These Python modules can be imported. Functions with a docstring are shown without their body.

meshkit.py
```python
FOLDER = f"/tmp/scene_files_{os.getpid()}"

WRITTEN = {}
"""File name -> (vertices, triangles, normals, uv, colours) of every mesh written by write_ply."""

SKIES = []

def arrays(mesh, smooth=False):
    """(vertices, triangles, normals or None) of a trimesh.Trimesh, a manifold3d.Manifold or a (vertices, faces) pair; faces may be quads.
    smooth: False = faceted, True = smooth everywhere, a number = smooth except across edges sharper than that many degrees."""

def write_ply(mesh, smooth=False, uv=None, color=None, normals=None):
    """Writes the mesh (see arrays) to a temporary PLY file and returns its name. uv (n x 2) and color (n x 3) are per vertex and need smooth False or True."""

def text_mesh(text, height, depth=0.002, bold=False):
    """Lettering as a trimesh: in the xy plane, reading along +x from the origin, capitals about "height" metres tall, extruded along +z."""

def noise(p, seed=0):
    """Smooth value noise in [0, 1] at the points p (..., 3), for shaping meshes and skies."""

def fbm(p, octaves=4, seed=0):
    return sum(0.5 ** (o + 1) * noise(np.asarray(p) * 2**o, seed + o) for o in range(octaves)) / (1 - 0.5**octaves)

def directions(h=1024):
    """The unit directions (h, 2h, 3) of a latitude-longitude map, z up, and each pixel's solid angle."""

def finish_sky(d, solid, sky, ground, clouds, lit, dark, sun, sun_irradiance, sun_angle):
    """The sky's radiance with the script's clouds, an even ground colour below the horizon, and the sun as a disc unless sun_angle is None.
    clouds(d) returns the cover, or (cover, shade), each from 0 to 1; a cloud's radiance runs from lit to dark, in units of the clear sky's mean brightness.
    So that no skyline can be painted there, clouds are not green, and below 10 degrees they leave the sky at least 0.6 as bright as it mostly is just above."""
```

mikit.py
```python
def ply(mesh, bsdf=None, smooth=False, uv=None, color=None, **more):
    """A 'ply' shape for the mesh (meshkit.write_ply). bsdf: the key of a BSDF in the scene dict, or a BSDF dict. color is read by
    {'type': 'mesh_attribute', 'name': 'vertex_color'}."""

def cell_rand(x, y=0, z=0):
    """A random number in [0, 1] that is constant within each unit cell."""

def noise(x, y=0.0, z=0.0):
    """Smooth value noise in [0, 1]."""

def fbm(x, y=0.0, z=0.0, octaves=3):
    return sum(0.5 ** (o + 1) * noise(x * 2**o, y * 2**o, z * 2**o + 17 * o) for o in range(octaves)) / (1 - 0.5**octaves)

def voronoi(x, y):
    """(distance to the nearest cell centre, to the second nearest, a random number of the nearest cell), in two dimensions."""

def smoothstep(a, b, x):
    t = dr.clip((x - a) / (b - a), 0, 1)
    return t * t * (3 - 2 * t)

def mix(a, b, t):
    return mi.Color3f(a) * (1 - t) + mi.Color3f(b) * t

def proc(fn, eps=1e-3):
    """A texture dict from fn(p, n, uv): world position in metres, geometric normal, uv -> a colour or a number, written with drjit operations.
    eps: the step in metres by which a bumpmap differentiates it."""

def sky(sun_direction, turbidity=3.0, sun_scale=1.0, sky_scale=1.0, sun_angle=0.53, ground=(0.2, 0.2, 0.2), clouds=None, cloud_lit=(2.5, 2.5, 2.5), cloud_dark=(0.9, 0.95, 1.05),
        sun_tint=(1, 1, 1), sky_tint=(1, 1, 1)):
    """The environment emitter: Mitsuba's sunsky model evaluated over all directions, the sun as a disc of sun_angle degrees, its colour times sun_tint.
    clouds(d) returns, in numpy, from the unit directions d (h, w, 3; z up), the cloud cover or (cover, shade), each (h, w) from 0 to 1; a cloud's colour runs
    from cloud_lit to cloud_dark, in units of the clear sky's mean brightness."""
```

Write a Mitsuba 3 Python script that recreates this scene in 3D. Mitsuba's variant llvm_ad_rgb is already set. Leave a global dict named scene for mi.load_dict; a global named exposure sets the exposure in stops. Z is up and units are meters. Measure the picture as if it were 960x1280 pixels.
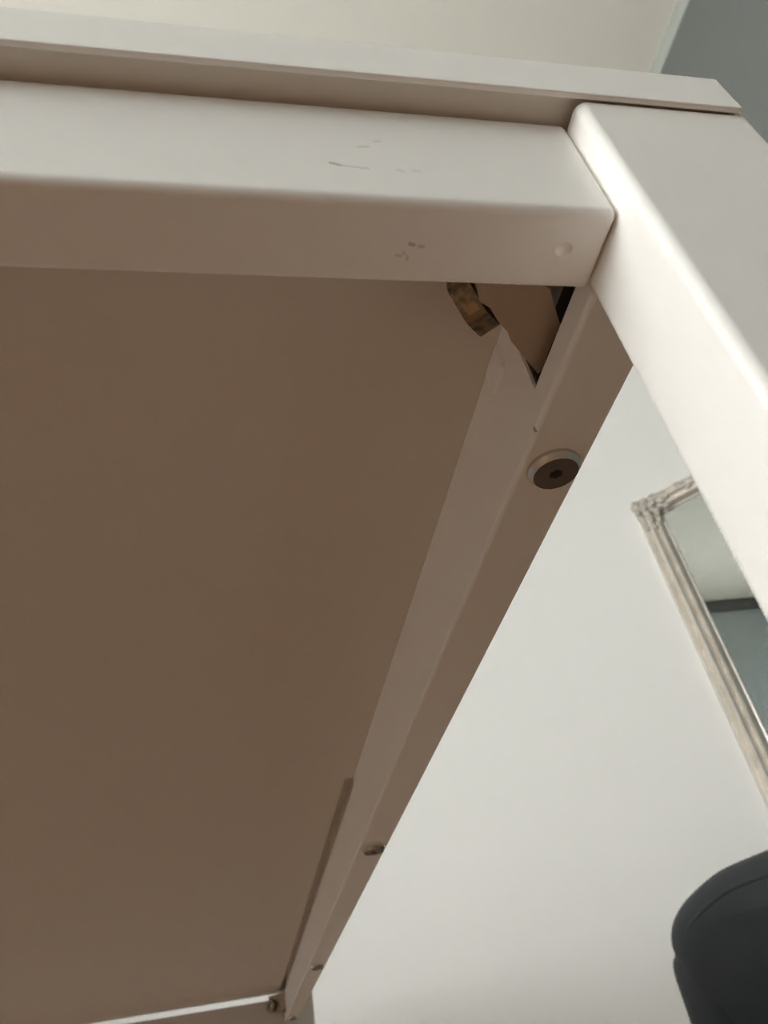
import math, random
import numpy as np, trimesh, manifold3d as m3, mitsuba as mi, drjit as dr, mikit, meshkit
from mikit import proc, noise, fbm, smoothstep, mix
random.seed(4); rng = np.random.default_rng(4)
T = mi.ScalarTransform4f
scene = {'type': 'scene'}
labels = {}

# ---------------------------------------------------------------- camera
TZ = 0.735                                   # underside of the table's edge above the floor
F = 978.8
RIGHT = np.array([0.97606442, -0.15043423, -0.15705984])
DOWN = np.array([-0.02927582, 0.62471788, -0.78030154])
FWD = np.array([0.21550215, 0.76622262, 0.60536081])
CAM = np.array([-0.1396, -0.0771, TZ - 0.1924])
scene['camera'] = {'type': 'thinlens', 'fov': math.degrees(2 * math.atan(480 / F)), 'fov_axis': 'x', 'aperture_radius': 0.0006,
                   'focus_distance': 0.27, 'near_clip': 0.02, 'far_clip': 50.0,
                   'to_world': T().look_at(origin=CAM.tolist(), target=(CAM + FWD).tolist(), up=(-DOWN).tolist())}
# ---------------------------------------------------------------- light: daylight through the near left window, plus two added fill windows
exposure = 0.12
# (wall, from, to, sill height, head height, radiance)
WINDOWS = [('left', -0.95, 0.0, 0.70, 1.76, (12.2, 12.65, 12.6)),
           ('left', 0.65, 1.75, 0.42, 2.15, (1.75, 1.83, 1.9)),  # unseen window, added to brighten the slanting wall and inner apron
           ('front', -1.58, -1.0, 0.70, 2.0, (5.0, 5.15, 5.1))]  # unseen window, added as fill for the front apron and leg

CEIL = 2.6
XL, XR, YF, YB = -1.65, 1.048, -1.3, 2.6
AZ = math.radians(46.5)
N = np.array([math.sin(AZ), math.cos(AZ), 0.0])      # from the camera's side towards the slanting wall
S = np.array([N[1], -N[0], 0.0])                     # to the right along that wall
WALL_D = 1.535

# ---------------------------------------------------------------- materials
def bsdf(key, **k):
    scene[key] = {'type': 'twosided', 'bsdf': {'type': 'principled', **k}}
    return key
def rgb(*c): return {'type': 'rgb', 'value': list(c)}

def seg(p, a, b, w):
    ax, bx = mi.Point3f(*a), mi.Point3f(*b)
    d = bx - ax
    t = dr.clip(dr.dot(p - ax, d) / max(1e-12, sum((u - v) ** 2 for u, v in zip(a, b))), 0, 1)
    return 1 - smoothstep(w * 0.5, w, dr.norm(p - ax - d * t))
YA = 0.0084
SCR = [((-.1118, YA, -.0268), (-.1098, YA, -.0276), .0006, .55), ((-.1098, YA, -.0276), (-.1035, YA, -.0283), .00035, .3), ((-.1045, YA, -.0187), (-.1022, YA, -.0183), .0006, .22),
       ((-.1002, YA, -.0158), (-.0990, YA, -.0153), .0006, .2), ((-.0968, YA, -.0279), (-.0958, YA, -.0284), .0007, .16), ((-.0935, YA, -.0278), (-.0918, YA, -.0280), .0006, .14),
       ((-.0945, .0187, -.0405), (-.0935, .0190, -.0405), .0006, .45), ((-.0922, .0192, -.0405), (-.0912, .0193, -.0405), .0006, .3), ((-.0970, .0218, -.0405), (-.0960, .0219, -.0405), .0005, .25),
       ((-.0946, .0219, -.0405), (-.0943, .0228, -.0405), .0005, .25), ((-.0955, .0209, -.0405), (-.0953, .0212, -.0405), .0005, .2), ((-.0453, .0789, -.0393), (-.0450, .0793, -.0400), .0008, .7)]
def paint_fn(p, n, uv):
    base = mix((0.80, 0.775, 0.735), (0.77, 0.745, 0.705), fbm(p.x * 9, p.y * 9, p.z * 9, 3))
    q = mi.Point3f(p.x, p.y, p.z - TZ)
    m = mi.Float(0)
    for a, b, w, s in SCR:
        m = dr.maximum(m, seg(q, a, b, w) * s)
    return base * (1 - m * 0.85)
bsdf('white_paint', base_color=proc(paint_fn), roughness=0.42, specular=0.4)
bsdf('board_white', base_color=rgb(0.66, 0.615, 0.555), roughness=0.6, specular=0.25)
bsdf('slot_shade_dark', base_color=rgb(0.05, 0.04, 0.035), roughness=0.8)  # near-black that stands in for deep shade inside the bracket slots
bsdf('bracket_steel', base_color=rgb(0.42, 0.33, 0.25), roughness=0.45, metallic=0.25, specular=0.4)
def nut_fn(p, n, uv):
    return mix((0.30, 0.21, 0.12), (0.13, 0.115, 0.085), smoothstep(.4, .7, fbm(p.x * 500, p.y * 500, p.z * 500, 3)))
bsdf('nut_brass', base_color=proc(nut_fn), roughness=0.35, metallic=0.9)
bsdf('bolt_steel', base_color=rgb(0.55, 0.52, 0.47), roughness=0.28, metallic=1.0)
bsdf('bolt_face', base_color=rgb(0.16, 0.13, 0.115), roughness=0.5, metallic=0.5)
bsdf('socket_black', base_color=rgb(0.02, 0.02, 0.02), roughness=0.5, metallic=0.5)
def wallfn(a, b):
    return lambda p, n, uv: mix(a, b, fbm(p.x * 1.7, p.y * 1.7, p.z * 1.7, 3))
bsdf('wall_white', base_color=proc(wallfn((0.785, 0.77, 0.74), (0.75, 0.735, 0.705))), roughness=0.85, specular=0.15)
bsdf('wall_cream', base_color=proc(wallfn((0.86, 0.825, 0.745), (0.83, 0.795, 0.715))), roughness=0.9, specular=0.1)
bsdf('wall_slate', base_color=proc(wallfn((0.20, 0.21, 0.20), (0.185, 0.195, 0.185))), roughness=0.85, specular=0.15)
bsdf('wall_bluegrey', base_color=proc(wallfn((0.58, 0.63, 0.655), (0.56, 0.61, 0.635))), roughness=0.85, specular=0.15)
bsdf('cornice_white', base_color=rgb(0.50, 0.52, 0.475), roughness=0.8)
bsdf('rail_dark', base_color=rgb(0.10, 0.10, 0.095), roughness=0.6)
def floor_fn(p, n, uv):
    w = 0.14
    i = dr.floor(p.x / w)
    g = fbm(p.x * 40, p.y * 2.5 + i * 7, 0, 4)
    c = mix((0.32, 0.178, 0.097), (0.21, 0.116, 0.064), g)
    e = dr.abs(p.x / w - i - 0.5)
    return c * (0.85 + 0.3 * mikit.cell_rand(i, dr.floor(p.y / 1.1 + mikit.cell_rand(i) * 3))) * (1 - 0.7 * smoothstep(0.485, 0.5, e))
bsdf('floor_wood', base_color=proc(floor_fn), roughness=0.4, specular=0.4)
def silver_fn(p, n, uv):
    return mix((0.74, 0.69, 0.62), (0.66, 0.61, 0.54), smoothstep(.35, .75, fbm(p.x * 30, p.y * 30, p.z * 30, 3)))
bsdf('silver_leaf', base_color=proc(silver_fn), roughness=0.33, metallic=0.45, specular=0.5)
bsdf('silver_carving', base_color=rgb(0.47, 0.43, 0.375), roughness=0.45, metallic=0.3)
scene['mirror_glass'] = {'type': 'twosided', 'bsdf': {'type': 'conductor', 'material': 'none', 'specular_reflectance': rgb(0.45, 0.48, 0.46)}}
def velvet_fn(p, n, uv):
    return mix((0.056, 0.060, 0.062), (0.040, 0.044, 0.046), fbm(p.x * 25, p.y * 25, p.z * 25, 4))
bsdf('grey_velvet', base_color=proc(velvet_fn), roughness=0.9, specular=0.1, sheen=1.0, sheen_tint=0.1)
bsdf('black_metal', base_color=rgb(0.03, 0.03, 0.03), roughness=0.4, metallic=0.6)
bsdf('frame_white', base_color=rgb(0.8, 0.8, 0.78), roughness=0.4)

# ---------------------------------------------------------------- helpers
def numbered(key):
    if key not in scene: return key
    i = 1
    while f'{key}_{i:03d}' in scene: i += 1
    return f'{key}_{i:03d}'
def tm(m):
    if hasattr(m, 'to_mesh'):
        a = m.to_mesh(); return trimesh.Trimesh(np.array(a.vert_properties[:, :3]), np.array(a.tri_verts), process=False)
    return m
def obj(name, mesh, mat, parent=None, smooth=35, label=None, kind=None, group=None, category=None, at=None, **more):
    key = numbered(f'{parent}__{name}' if parent else name)
    mesh = tm(mesh)
    if len(mesh.faces) == 0: raise ValueError('empty ' + key)
    if at is not None:
        mesh = mesh.copy(); mesh.apply_transform(at)
    scene[key] = mikit.ply(mesh, mat, smooth=smooth, **more)
    d = {}
    if label: d['label'] = label
    if kind: d['kind'] = kind
    if group: d['group'] = group
    if category: d['category'] = category
    if d: labels[key] = d
    return key
def hull_spheres(pts, r, n=20):
    out = []
    rr = np.broadcast_to(r, (len(pts),))
    for p, q in zip(pts, rr):
        out.append(m3.Manifold.sphere(float(q), n).translate([float(v) for v in p]))
    return m3.Manifold.batch_hull(out)
def rbox(x0, x1, y0, y1, z0, z1, r=0.002, n=24):
    if r <= 0:
        return m3.Manifold.cube([x1 - x0, y1 - y0, z1 - z0]).translate([x0, y0, z0])
    return hull_spheres([(x, y, z) for x in (x0 + r, x1 - r) for y in (y0 + r, y1 - r) for z in (z0 + r, z1 - r)], r, n)
def prism(poly, z0, z1):
    q = np.array(poly, float); r_ = np.roll(q, -1, 0)
    if (q[:, 0] * r_[:, 1] - q[:, 1] * r_[:, 0]).sum() < 0: q = q[::-1]
    return m3.CrossSection([q]).extrude(z1 - z0).translate([0, 0, z0])
TRZ = np.eye(4); TRZ[2, 3] = TZ                     # table coordinates -> room
def frame(o, ax, ay, az):
    M = np.eye(4); M[:3, 0], M[:3, 1], M[:3, 2], M[:3, 3] = ax, ay, az, o
    return M
def hexpoly(r, a=0): return [(r * math.cos(a + k * math.pi / 3), r * math.sin(a + k * math.pi / 3)) for k in range(6)]

# ---------------------------------------------------------------- the room
def struct(name, mesh, mat, parent=None, **k):
    return obj(name, mesh, mat, parent, kind=None if parent else 'structure', **k)
corner_r = (XR, CAM[1] + (WALL_D - N[0] * (XR - CAM[0])) / N[1])
corner_b = (CAM[0] + (WALL_D - N[1] * (YB - CAM[1])) / N[0], YB)
plan = [(XL, YF), (XR, YF), corner_r, corner_b, (XL, YB)]
struct('floor', prism([(XL - .15, YF - .15), (XR + .15, YF - .15), (XR + .15, YB + .15), (XL - .15, YB + .15)], -0.1, 0), 'floor_wood', smooth=False, label='brown wooden floorboards under the white table')
struct('ceiling', prism([(XL - .15, YF - .15), (XR + .15, YF - .15), (XR + .15, YB + .15), (XL - .15, YB + .15)], CEIL, CEIL + .1), 'wall_cream', smooth=False, label='plain cream ceiling above the white table')
def wall(name, a, b, mat, label, holes=()):
    a, b = np.array(a), np.array(b); d = (b - a) / np.linalg.norm(b - a); n = np.array([d[1], -d[0]])   # outward
    o = n * 0.12
    m = prism([a, a + o, b + o, b], 0, CEIL)
    if m.volume() < 0: raise ValueError
    for h in holes: m = m - h
    struct(name, m, mat, smooth=False, label=label)
def opening(wl, a, b, z0, z1):
    if wl == 'left': return m3.Manifold.cube([0.5, b - a, z1 - z0]).translate([XL - .3, a, z0])
    return m3.Manifold.cube([b - a, 0.5, z1 - z0]).translate([a, YF - .3, z0])
HOLES = {k: [opening(*w_[:5]) for w_ in WINDOWS if w_[0] == k] for k in ('left', 'front')}
wall('wall_front', plan[0], plan[1], 'wall_slate', 'slate grey wall behind the camera', HOLES['front'])
wall('wall_right', plan[1], plan[2], 'wall_slate', 'slate grey wall beside the table, meeting the cream ceiling')
wall('wall_slanted', plan[2], plan[3], 'wall_white', 'plain white slanting wall that the silver framed mirror hangs on')
wall('wall_back', plan[3], plan[4], 'wall_white', 'white wall past the far end of the table')
wall('wall_left', plan[4], plan[0], 'wall_bluegrey', 'blue grey wall with a window and an added fill window, seen reflected in the mirror', HOLES['left'])

# cornice: a small cove between ceiling and wall, mitred at the plan's corners
def cornice(name, i, mat, label, prof):
    P = [np.array(p) for p in plan]; n = len(P)
    a, b, pa, nb = P[i], P[(i + 1) % n], P[i - 1], P[(i + 2) % n]
    def inn(u, v):
        d = (v - u) / np.linalg.norm(v - u); return np.array([-d[1], d[0]])
    def mitre(n1, n2): return (n1 + n2) / (1 + n1 @ n2)
    m0, m1 = mitre(inn(pa, a), inn(a, b)), mitre(inn(a, b), inn(b, nb))
    k = len(prof)
    v = [[*(a + m0 * w), CEIL - h] for w, h in prof] + [[*(b + m1 * w), CEIL - h] for w, h in prof]
    f = []
    for j in range(k):
        q = (j + 1) % k
        f += [[j, q, k + q], [j, k + q, k + j]]
    f += [[0, j + 1, j] for j in range(1, k - 1)] + [[k, k + j, k + j + 1] for j in range(1, k - 1)]
    m = trimesh.Trimesh(np.array(v), np.array(f), process=False); trimesh.repair.fix_normals(m)
    struct(name, m, mat, label=label, smooth=25)
cove = [(0, 0), (0.020, 0), (0.019, 0.004), (0.012, 0.009), (0.007, 0.016), (0.004, 0.024), (0, 0.025)]
cornice('trim_1', 1, 'cornice_white', 'pale narrow cornice between the cream ceiling and the slate grey wall', cove)
cornice('trim_2', 4, 'rail_dark', 'dark cornice strip above the reflected slate wall', [(0, 0), (0.05, 0), (0.05, 0.012), (0.02, 0.045), (0, 0.055)])
# skirting
def skirting(name, i, label):
    a, b = np.array(plan[i]), np.array(plan[(i + 1) % 5]); d = (b - a) / np.linalg.norm(b - a); n = np.array([-d[1], d[0]])
    struct(name, prism([a, b, b + n * .015 - d * .015, a + n * .015 + d * .015], 0, .1), 'frame_white', smooth=False, label=label)
for i, s in enumerate(('front', 'right', 'slanted', 'back', 'left')):
    skirting('baseboard_' + s, i, f'white skirting board along the foot of the {s} wall')

# windows with daylit panes
def window(i, wl, Y0, Y1, Z0, Z1, rad):
    X = XL if wl == 'left' else YF
    def put(m):
        m = tm(m)
        if wl == 'front':
            m = m.copy(); v = np.array(m.vertices)[:, [1, 0, 2]]; m = trimesh.Trimesh(v, np.array(m.faces)[:, ::-1], process=False)
        return m
    name = f'window_{i}'
    w = struct(name, put(rbox(X - .09, X - .03, Y0, Y1, Z0, Z1, 0) - rbox(X - .2, X + .1, Y0 + .05, Y1 - .05, Z0 + .05, Z1 - .05, 0)), 'frame_white', smooth=False, label=f'white framed window in the blue grey wall, {("by the near end of the table", "added unseen as fill towards the far end of the table", "")[i - 1]}' if wl == "left" else 'unseen white framed window added as fill in the slate grey wall behind the camera')
    yc = (Y0 + Y1) / 2
    struct('mullion', put(rbox(X - .085, X - .035, yc - .02, yc + .02, Z0 + .05, Z1 - .05, 0)), 'frame_white', w, smooth=False)
    struct('window_sill', put(rbox(X - .03, X + .05, Y0 - .03, Y1 + .03, Z0 - .03, Z0, 0.004)), 'frame_white', w)
    for y0, y1 in ((Y0 + .05, yc - .02), (yc + .02, Y1 - .05)):
        x = X - .07
        pane = trimesh.Trimesh([[x, y0, Z0 + .05], [x, y1, Z0 + .05], [x, y1, Z1 - .05], [x, y0, Z1 - .05]], [[0, 1, 2], [0, 2, 3]], process=False)
        struct('pane', put(pane), 'frame_white', w, smooth=False, emitter={'type': 'area', 'radiance': rgb(*rad)})
for i, w_ in enumerate(WINDOWS): window(i + 1, *w_)

# ---------------------------------------------------------------- the table (table coordinates: front right corner of the top at 0, 0, underside of its edge z = 0)
t = 'dining_table'
labels[t] = {'label': 'white painted wooden table with square legs and bolted aprons, seen from below', 'category': 'table'}
L, W = 1.483, 0.85
XA, XB = -.0453, -.0236
def tob(name, mesh, mat, parent=t, **k): return obj(name, mesh, mat, parent, at=TRZ, **k)
UZ = 0.0036
groove = rbox(XA - .006, XA + .004, .478, L - .031, -.01, .0155, 0)
groove = groove + groove.mirror([1, 0, 0]).translate([-W, 0, 0])
top = rbox(-W, 0, 0, L, UZ, .0174, 0.0006, 12) - groove
tp = tob('tabletop', top, 'white_paint', smooth=30, label='white table top with a plain board underside')
lipw = .0016
tob('underside', rbox(-W + .0017, -.0017, .0017, L - .001, UZ - .0006, UZ + .002, 0) - groove, 'board_white', tp, smooth=False, label='plain board under the table top')
tob('edge_lip', rbox(-W, 0, 0, lipw, 0, UZ + .001, .0004, 8), 'white_paint', tp)
tob('edge_lip', rbox(-lipw, 0, lipw, L, 0, UZ + .001, .0004, 8), 'white_paint', tp)
tob('edge_lip', rbox(-W, -W + lipw, lipw, L, 0, UZ + .001, .0004, 8), 'white_paint', tp)
LEGX = (-.0469, .0031); LEGY = (.002, .0294)
legs = []
for (x0, x1) in (LEGX, (-W - LEGX[1], -W - LEGX[0])):
    for (y0, y1) in (LEGY, (L - LEGY[1], L - LEGY[0])):
        legs.append(tob('leg', rbox(x0, x1, y0, y1, -TZ, .006, .0028, 32).trim_by_plane([0, 0, -1], .0002), 'white_paint'))
# front and back aprons
RT, RB = .0014, -.0405
XE = -.0471
front = rbox(-W - XE, XE, .0084, .0294, RB, RT, .0022, 32)
front = front - m3.Manifold.sphere(.0034, 40).scale([1.0, 0.85, 1.0]).translate([-.0574, .0184, RB - .0026])
fr = tob('apron', front, 'white_paint', label='front apron with a small dent in its lower face')
bt = -.0085
tob('apron', rbox(-W - XE, XE, L - .0294, L - .0084, RB - .005, bt, .0015, 24), 'white_paint')
# side aprons: shorter at the top past the joint, notched at both ends for the corner brackets
def side_apron(sx):
    y0, y1 = .0300, L - .0300
    m = rbox(XA, XB, y0, y1, RB, -.0004, .0018, 32)
    m = m + rbox(XA, XB, .0705, .478, -.012, UZ + .0002, .0008, 12)
    m = m + hull_spheres([(XA + .003, .0835, .0005), (XA + .003, .0935, .0005), (XA + .003, .0835, -.006), (XA + .003, .0935, -.006)], .0042, 24).trim_by_plane([0, 0, -1], -(UZ + .0002))
    cut = lambda a, b: m3.Manifold.cube([.016, b - a, .06]).translate([XA - .001, a, -.0312])
    m = m - cut(y0 - .01, .0708) - cut(L - .0708, y1 + .01)
    k = tob('apron', m if sx > 0 else m.mirror([1, 0, 0]).translate([-W, 0, 0]), 'white_paint')
    return k
sr = side_apron(1); sl = side_apron(-1)
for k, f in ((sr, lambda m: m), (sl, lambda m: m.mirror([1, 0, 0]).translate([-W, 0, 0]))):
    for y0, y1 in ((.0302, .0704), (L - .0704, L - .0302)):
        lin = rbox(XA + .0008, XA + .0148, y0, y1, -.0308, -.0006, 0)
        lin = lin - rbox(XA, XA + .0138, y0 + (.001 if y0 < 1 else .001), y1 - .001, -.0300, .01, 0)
        tob('shade_lining', f(lin), 'slot_shade_dark', k, smooth=False, label='added near-black liner standing in for shade in the bracket slot')  # added box, its dark colour gives the notch its shade
def lathe(prof, n=40):
    return trimesh.creation.revolve(np.array(prof, float), sections=n)
for kx, side in ((1, sr), (-1, sl)):
    for y in (.0950, .5005, .9675, 1.424):
        x = -.0340 if kx > 0 else -W + .0340
        A = frame((x, y, RB + .0004), (1, 0, 0), (0, 1, 0), (0, 0, 1))
        def part(mesh): mm = tm(mesh).copy(); mm.apply_transform(A); return mm
        disc = prism([(.0072 * math.cos(a), .0072 * math.sin(a)) for a in np.linspace(0, 2 * math.pi, 48, endpoint=False)], -.0034, .0006) - prism(hexpoly(.0023, .3), -.01, -.0006)
        ringm = m3.Manifold.revolve(m3.CrossSection([np.array([(.0060, .0006), (.0060, -.0033), (.0073, -.0033), (.0086, -.0016), (.0088, .0002), (.0088, .0006)])]), 48)
        b = tob('bolt_head', part(ringm), 'bolt_steel', side, label='round steel bolt head with a hex socket', smooth=25)
        tob('bolt_face', part(disc), 'bolt_face', side, label='dark flat face of the round bolt head', smooth=25)
# corner brackets: a bent plate across each corner with a nut on the leg bolt
def bracket(mx, my):
    def fx(m):
        m = tm(m).copy(); v = np.array(m.vertices)
        if mx: v[:, 0] = -W - v[:, 0]
        if my: v[:, 1] = L - v[:, 1]
        m.vertices = v
        if mx != my: m.invert()
        return m
    zf = -.0275
    fl = prism([(-.0700, .0396), (-.0685, .0432), (-.0652, .0450), (-.0620, .0490), (-.0578, .0530), (-.0560, .0560), (-.0440, .0680), (-.0428, .0660), (-.0436, .0600), (-.0432, .0500), (-.0488, .0408), (-.0500, .0385), (-.0560, .0350), (-.0610, .0310), (-.0700, .0310)], zf, zf + .0016)
    a, b = np.array([-.0705, .0390]), np.array([-.0436, .0672])
    d = (b - a) / np.linalg.norm(b - a); n = np.array([-d[1], d[0]]) * -1.0
    web = prism([a, b, b + n * .0016, a + n * .0016], zf, -.004)
    if web.volume() <= 0: web = prism([a + n * .0016, b + n * .0016, b, a], zf, -.004)
    br = tob('corner_bracket', fx(fl + web), 'bracket_steel', smooth=20, label='bent metal corner bracket')
    ax = np.array([-.7071, .7071, 0]); u = np.array([.7071, .7071, 0]); z = np.array([0, 0, 1.0])
    c = np.array([-.0647, .0470, -.0192])
    A = frame(c, u, z, np.cross(u, z))
    dirn = 1 if A[:3, 2] @ ax > 0 else -1
    nut = m3.CrossSection([np.array(hexpoly(.0098, .22))]).extrude(.0062) ^ m3.Manifold.cylinder(.0062, .0093, .0093, 60)
    nut = nut - m3.Manifold.cylinder(.02, .0042, .0042, 30).translate([0, 0, -.005])
    rod = m3.Manifold.cylinder(.026, .0038, .0038, 30).translate([0, 0, -.022])
    if dirn < 0: nut = nut.scale([1, 1, -1]); rod = rod.scale([1, 1, -1])
    def tr(m): mm = tm(m).copy(); mm.apply_transform(A); return fx(mm)
    tob('hex_nut', tr(nut), 'nut_brass', br, smooth=20, label='brassy hexagonal nut')
    tob('bolt_shank', tr(rod), 'bolt_steel', br)
bracket(False, False); bracket(False, True); bracket(True, False); bracket(True, True)

# ---------------------------------------------------------------- the mirror on the slanting wall (wall coordinates: right, up, out)
WM = frame(np.array([CAM[0], CAM[1], 0]) + N * WALL_D, S, (0, 0, 1), -N)
mirror = 'wall_mirror'
labels[mirror] = {'label': 'tall mirror in an ornate silver frame on the white wall', 'category': 'mirror'}
def ray(x, y):
    d = (x - 480) / F * RIGHT + (y - 640) / F * DOWN + FWD; return d
def on_wall(x, y, out):
    d = ray(x, y); P = CAM + d * ((WALL_D - out) / (d @ N)); return np.array([(P - CAM) @ S, P[2]])
mx0, mz1 = -.262, 1.492
gx0, gz1 = -.2145, 1.43
MX0, MZ1 = on_wall(789, 632, .015)
GX0, GZ1 = on_wall(834, 645, .02)
FW = .054
MX1, MZ0 = MX0 + .50, .36
fprof = [(0, 0), (0, .016), (.003, .020), (.007, .021), (.011, .019), (.013, .0165), (.015, .018), (.019, .0245), (.024, .027), (.029, .025), (.032, .020), (.034, .019), (.036, .0215), (.039, .023), (.042, .022), (.045, .018), (.048, .0155), (.051, .0155), (FW, .012), (FW, 0)]
fprof = [(o, h if h < .001 else .012 + (h - .015) * 1.5) for o, h in fprof]
def bar(c0, c1, in0, in1):
    """mitred frame bar from outer corner c0 to c1; in0, in1: inward offsets of the profile per unit at both ends."""
    k = len(fprof); v = []
    for c, i in ((c0, in0), (c1, in1)):
        for o, h in fprof: v.append([c[0] + i[0] * o, c[1] + i[1] * o, h])
    f = []
    for j in range(k):
        q = (j + 1) % k; f += [[j, q, k + q], [j, k + q, k + j]]
    # caps
    f += [[0, j + 1, j] for j in range(1, k - 1)] + [[k, k + j, k + j + 1] for j in range(1, k - 1)]
    m = trimesh.Trimesh(np.array(v), np.array(f), process=False); trimesh.repair.fix_normals(m); return m
A_, B_, C_, D_ = (MX0, MZ1), (MX1, MZ1), (MX1, MZ0), (MX0, MZ0)
for c0, c1, i0, i1 in ((A_, D_, (1, -1), (1, 1)), (A_, B_, (1, -1), (-1, -1)), (B_, C_, (-1, -1), (-1, 1)), (D_, C_, (1, 1), (-1, 1))):
    obj('frame_bar', bar(c0, c1, i0, i1), 'silver_leaf', mirror, at=WM, smooth=50)
obj('glass', rbox(MX0 + FW - .004, MX1 - FW + .004, MZ0 + FW - .004, MZ1 - FW + .004, .004, .010, 0), 'mirror_glass', mirror, at=WM, smooth=False, label='silvered mirror glass')
def leaf_scroll(sx, sz, cx, cz):
    """a carved acanthus corner: a boss, two arms of overlapping lobes along the bars and two scrolls"""
    parts = [m3.Manifold.sphere(.013, 24).scale([1, 1, .7]).translate([.026, .026, .024])]
    for arm in (0, 1):
        for k, (u, vv, r, h) in enumerate([(.010, .010, .011, .021), (.028, .008, .009, .022), (.046, .009, .0095, .022), (.060, .013, .008, .022), (.044, .026, .0105, .029), (.062, .028, .009, .028), (.079, .026, .0075, .027), (.092, .024, .0055, .025),
                                           (.050, .044, .008, .023), (.068, .043, .0075, .022), (.084, .040, .006, .021), (.072, .014, .006, .022), (.036, .040, .009, .024)]):
            a, b = (u, vv) if arm == 0 else (vv, u)
            e = [1.35, .85, .75] if arm == 0 else [.85, 1.35, .75]
            parts.append(m3.Manifold.sphere(r, 20).scale(e).rotate([0, 0, (22 if k % 2 else -22)]).translate([a, b, h - r * .35]))
    m = m3.Manifold.batch_boolean(parts, m3.OpType.Add)
    m = m.refine_to_length(.003)
    g = tm(m); v = np.array(g.vertices)
    v[:, 2] += (meshkit.fbm(v * 160, 3) - .5) * .006
    v = np.stack([cx + sx * v[:, 0], cz + sz * v[:, 1], v[:, 2]], 1)
    g = trimesh.Trimesh(v, g.faces, process=False)
    if sx * sz < 0: g.invert()
    return g
for sx, sz, c in ((1, -1, A_), (-1, -1, B_), (-1, 1, C_), (1, 1, D_)):
    obj('corner_ornament', leaf_scroll(sx, sz, c[0], c[1]), 'silver_carving', mirror, at=WM, smooth=50, label='carved leaf ornament on the corner')
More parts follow.
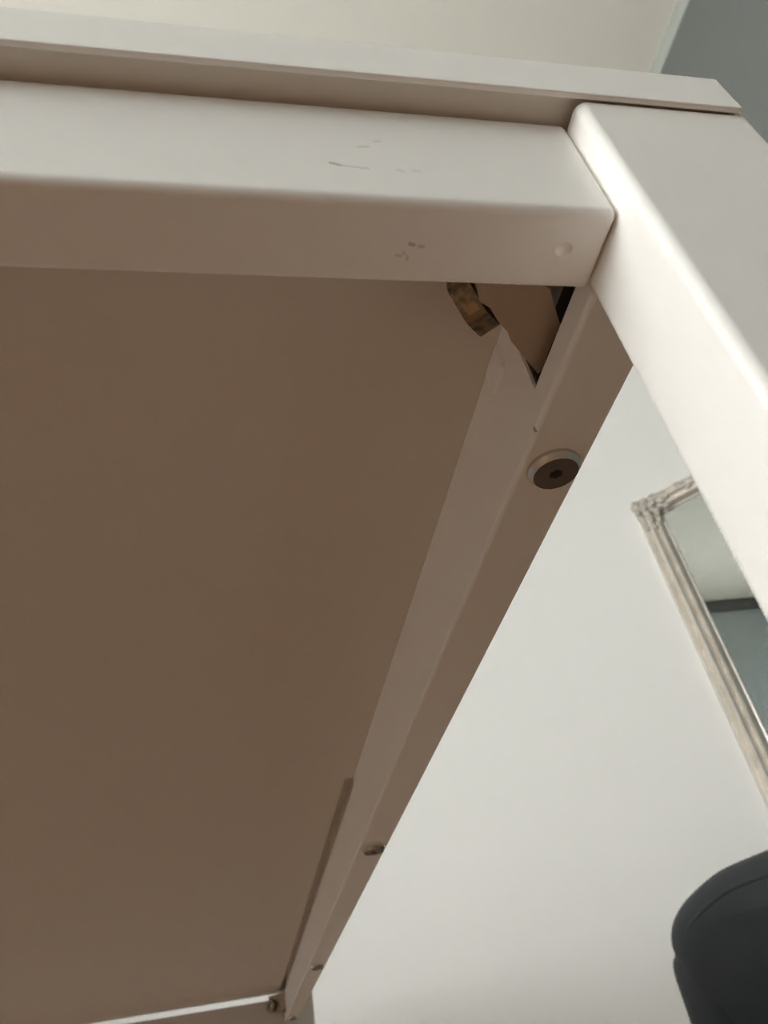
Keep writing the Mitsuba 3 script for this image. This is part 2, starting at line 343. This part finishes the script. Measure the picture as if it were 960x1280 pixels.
# running leaf carving along the top bar
def garland():
    parts = []
    n = 16
    for k in range(n):
        u = MX0 + .11 + (MX1 - MX0 - .22) * k / (n - 1)
        parts.append(m3.Manifold.sphere(.0085, 16).scale([1.4, .8, .6]).rotate([0, 0, 35 if k % 2 else -35]).translate([u, MZ1 - .014 - .012 * (k % 2), .023]))
    return m3.Manifold.batch_boolean(parts, m3.OpType.Add)
obj('leaf_carving', garland(), 'silver_carving', mirror, at=WM, smooth=50)

# ---------------------------------------------------------------- the chair
chair = 'upholstered_chair'
labels[chair] = {'label': 'dark grey velvet upholstered chair with a rounded back in front of the white wall', 'category': 'chair'}
CD = 1.25
CC = np.array([CAM[0], CAM[1], 0]) + N * CD
CM = frame(CC, S, (0, 0, 1), -N)              # right, up, towards the camera
def cob(name, mesh, mat='grey_velvet', **k): return obj(name, mesh, mat, chair, at=CM, smooth=60, **k)
cs = -.19
def smooth_m(m, l=.012, it=12):
    g = tm(m.refine_to_length(l)); g = trimesh.Trimesh(g.vertices, g.faces, process=True)
    trimesh.smoothing.filter_taubin(g, lamb=.5, nu=.52, iterations=it); return g
from scipy.interpolate import CubicSpline
edge = np.array([(2 * cs + .247, .755), (-.19, .757), (-.247, .7525), (-.316, .746), (-.359, .731), (-.399, .708), (-.416, .684), (-.418, .660), (-.404, .62), (-.390, .55), (-.38, .42)])
edge = np.stack([edge[:, 0] * .952 + .0035, .543 + (edge[:, 1] - .543) * .952 - .008], 1); cs *= .952
tt = np.concatenate([[0], np.cumsum(np.linalg.norm(np.diff(edge, axis=0), axis=1))])
sp = CubicSpline(tt, edge); tq = np.linspace(tt[1], tt[-1], 46)
P = sp(tq); D = sp(tq, 1); D /= np.linalg.norm(D, axis=1, keepdims=True)
inn = np.stack([-D[:, 1], D[:, 0]], 1)            # towards the middle of the back
if inn[0, 1] > 0: inn = -inn
r = .036
core = P + inn * r
dome = lambda z_: .085 * min(1, max(0, (z_ - .44) / .24))
pts = [(s_, z_, dome(z_)) for s_, z_ in core] + [(2 * cs - s_, z_, dome(z_)) for s_, z_ in core] + [(s_, z_, 0) for s_, z_ in core[::3]] + [(2 * cs - s_, z_, 0) for s_, z_ in core[::3]]
cob('backrest', smooth_m(hull_spheres(pts, r, 28), .010, 6), label='rounded padded chair back')
rim = P + inn * .030
line = [(s_, z_, dome(z_ - .006) + r - .0025) for s_, z_ in rim[:27]]
line = [(2 * cs - q[0], q[1], q[2]) for q in line[::-1][:-1]] + line
cob('piping', m3.Manifold.batch_boolean([hull_spheres([a, b], .0036, 12) for a, b in zip(line[:-1], line[1:])], m3.OpType.Add), label='piped seam around the chair back')
def arm(sgn):
    f = lambda q: ((q[0] if sgn > 0 else 2 * cs - q[0]), q[1], q[2])
    post = hull_spheres([f((-.381, .631, .066)), f((-.377, .600, .066)), f((-.375, .42, .06))], [.027, .031, .031], 24)
    rest = hull_spheres([f((-.379, .49, .06)), f((-.375, .47, .30)), f((-.379, .42, .06)), f((-.385, .42, .30))], .030, 20)
    return smooth_m(post + rest)
cob('side_wing', arm(1)); cob('side_wing', arm(-1))
cob('seat', smooth_m(rbox(-.365, 2 * cs + .365, .38, .475, .01, .44, .035)))
for s_ in (-.33, 2 * cs + .33):
    for z_ in (.05, .40):
        a = hull_spheres([(s_, .385, z_), (s_ + (.02 if s_ > cs else -.02), .012, z_ + (-.02 if z_ < .2 else .02))], [.016, .011], 16).trim_by_plane([0, 1, 0], 0.0)
        cob('leg', a, 'black_metal')
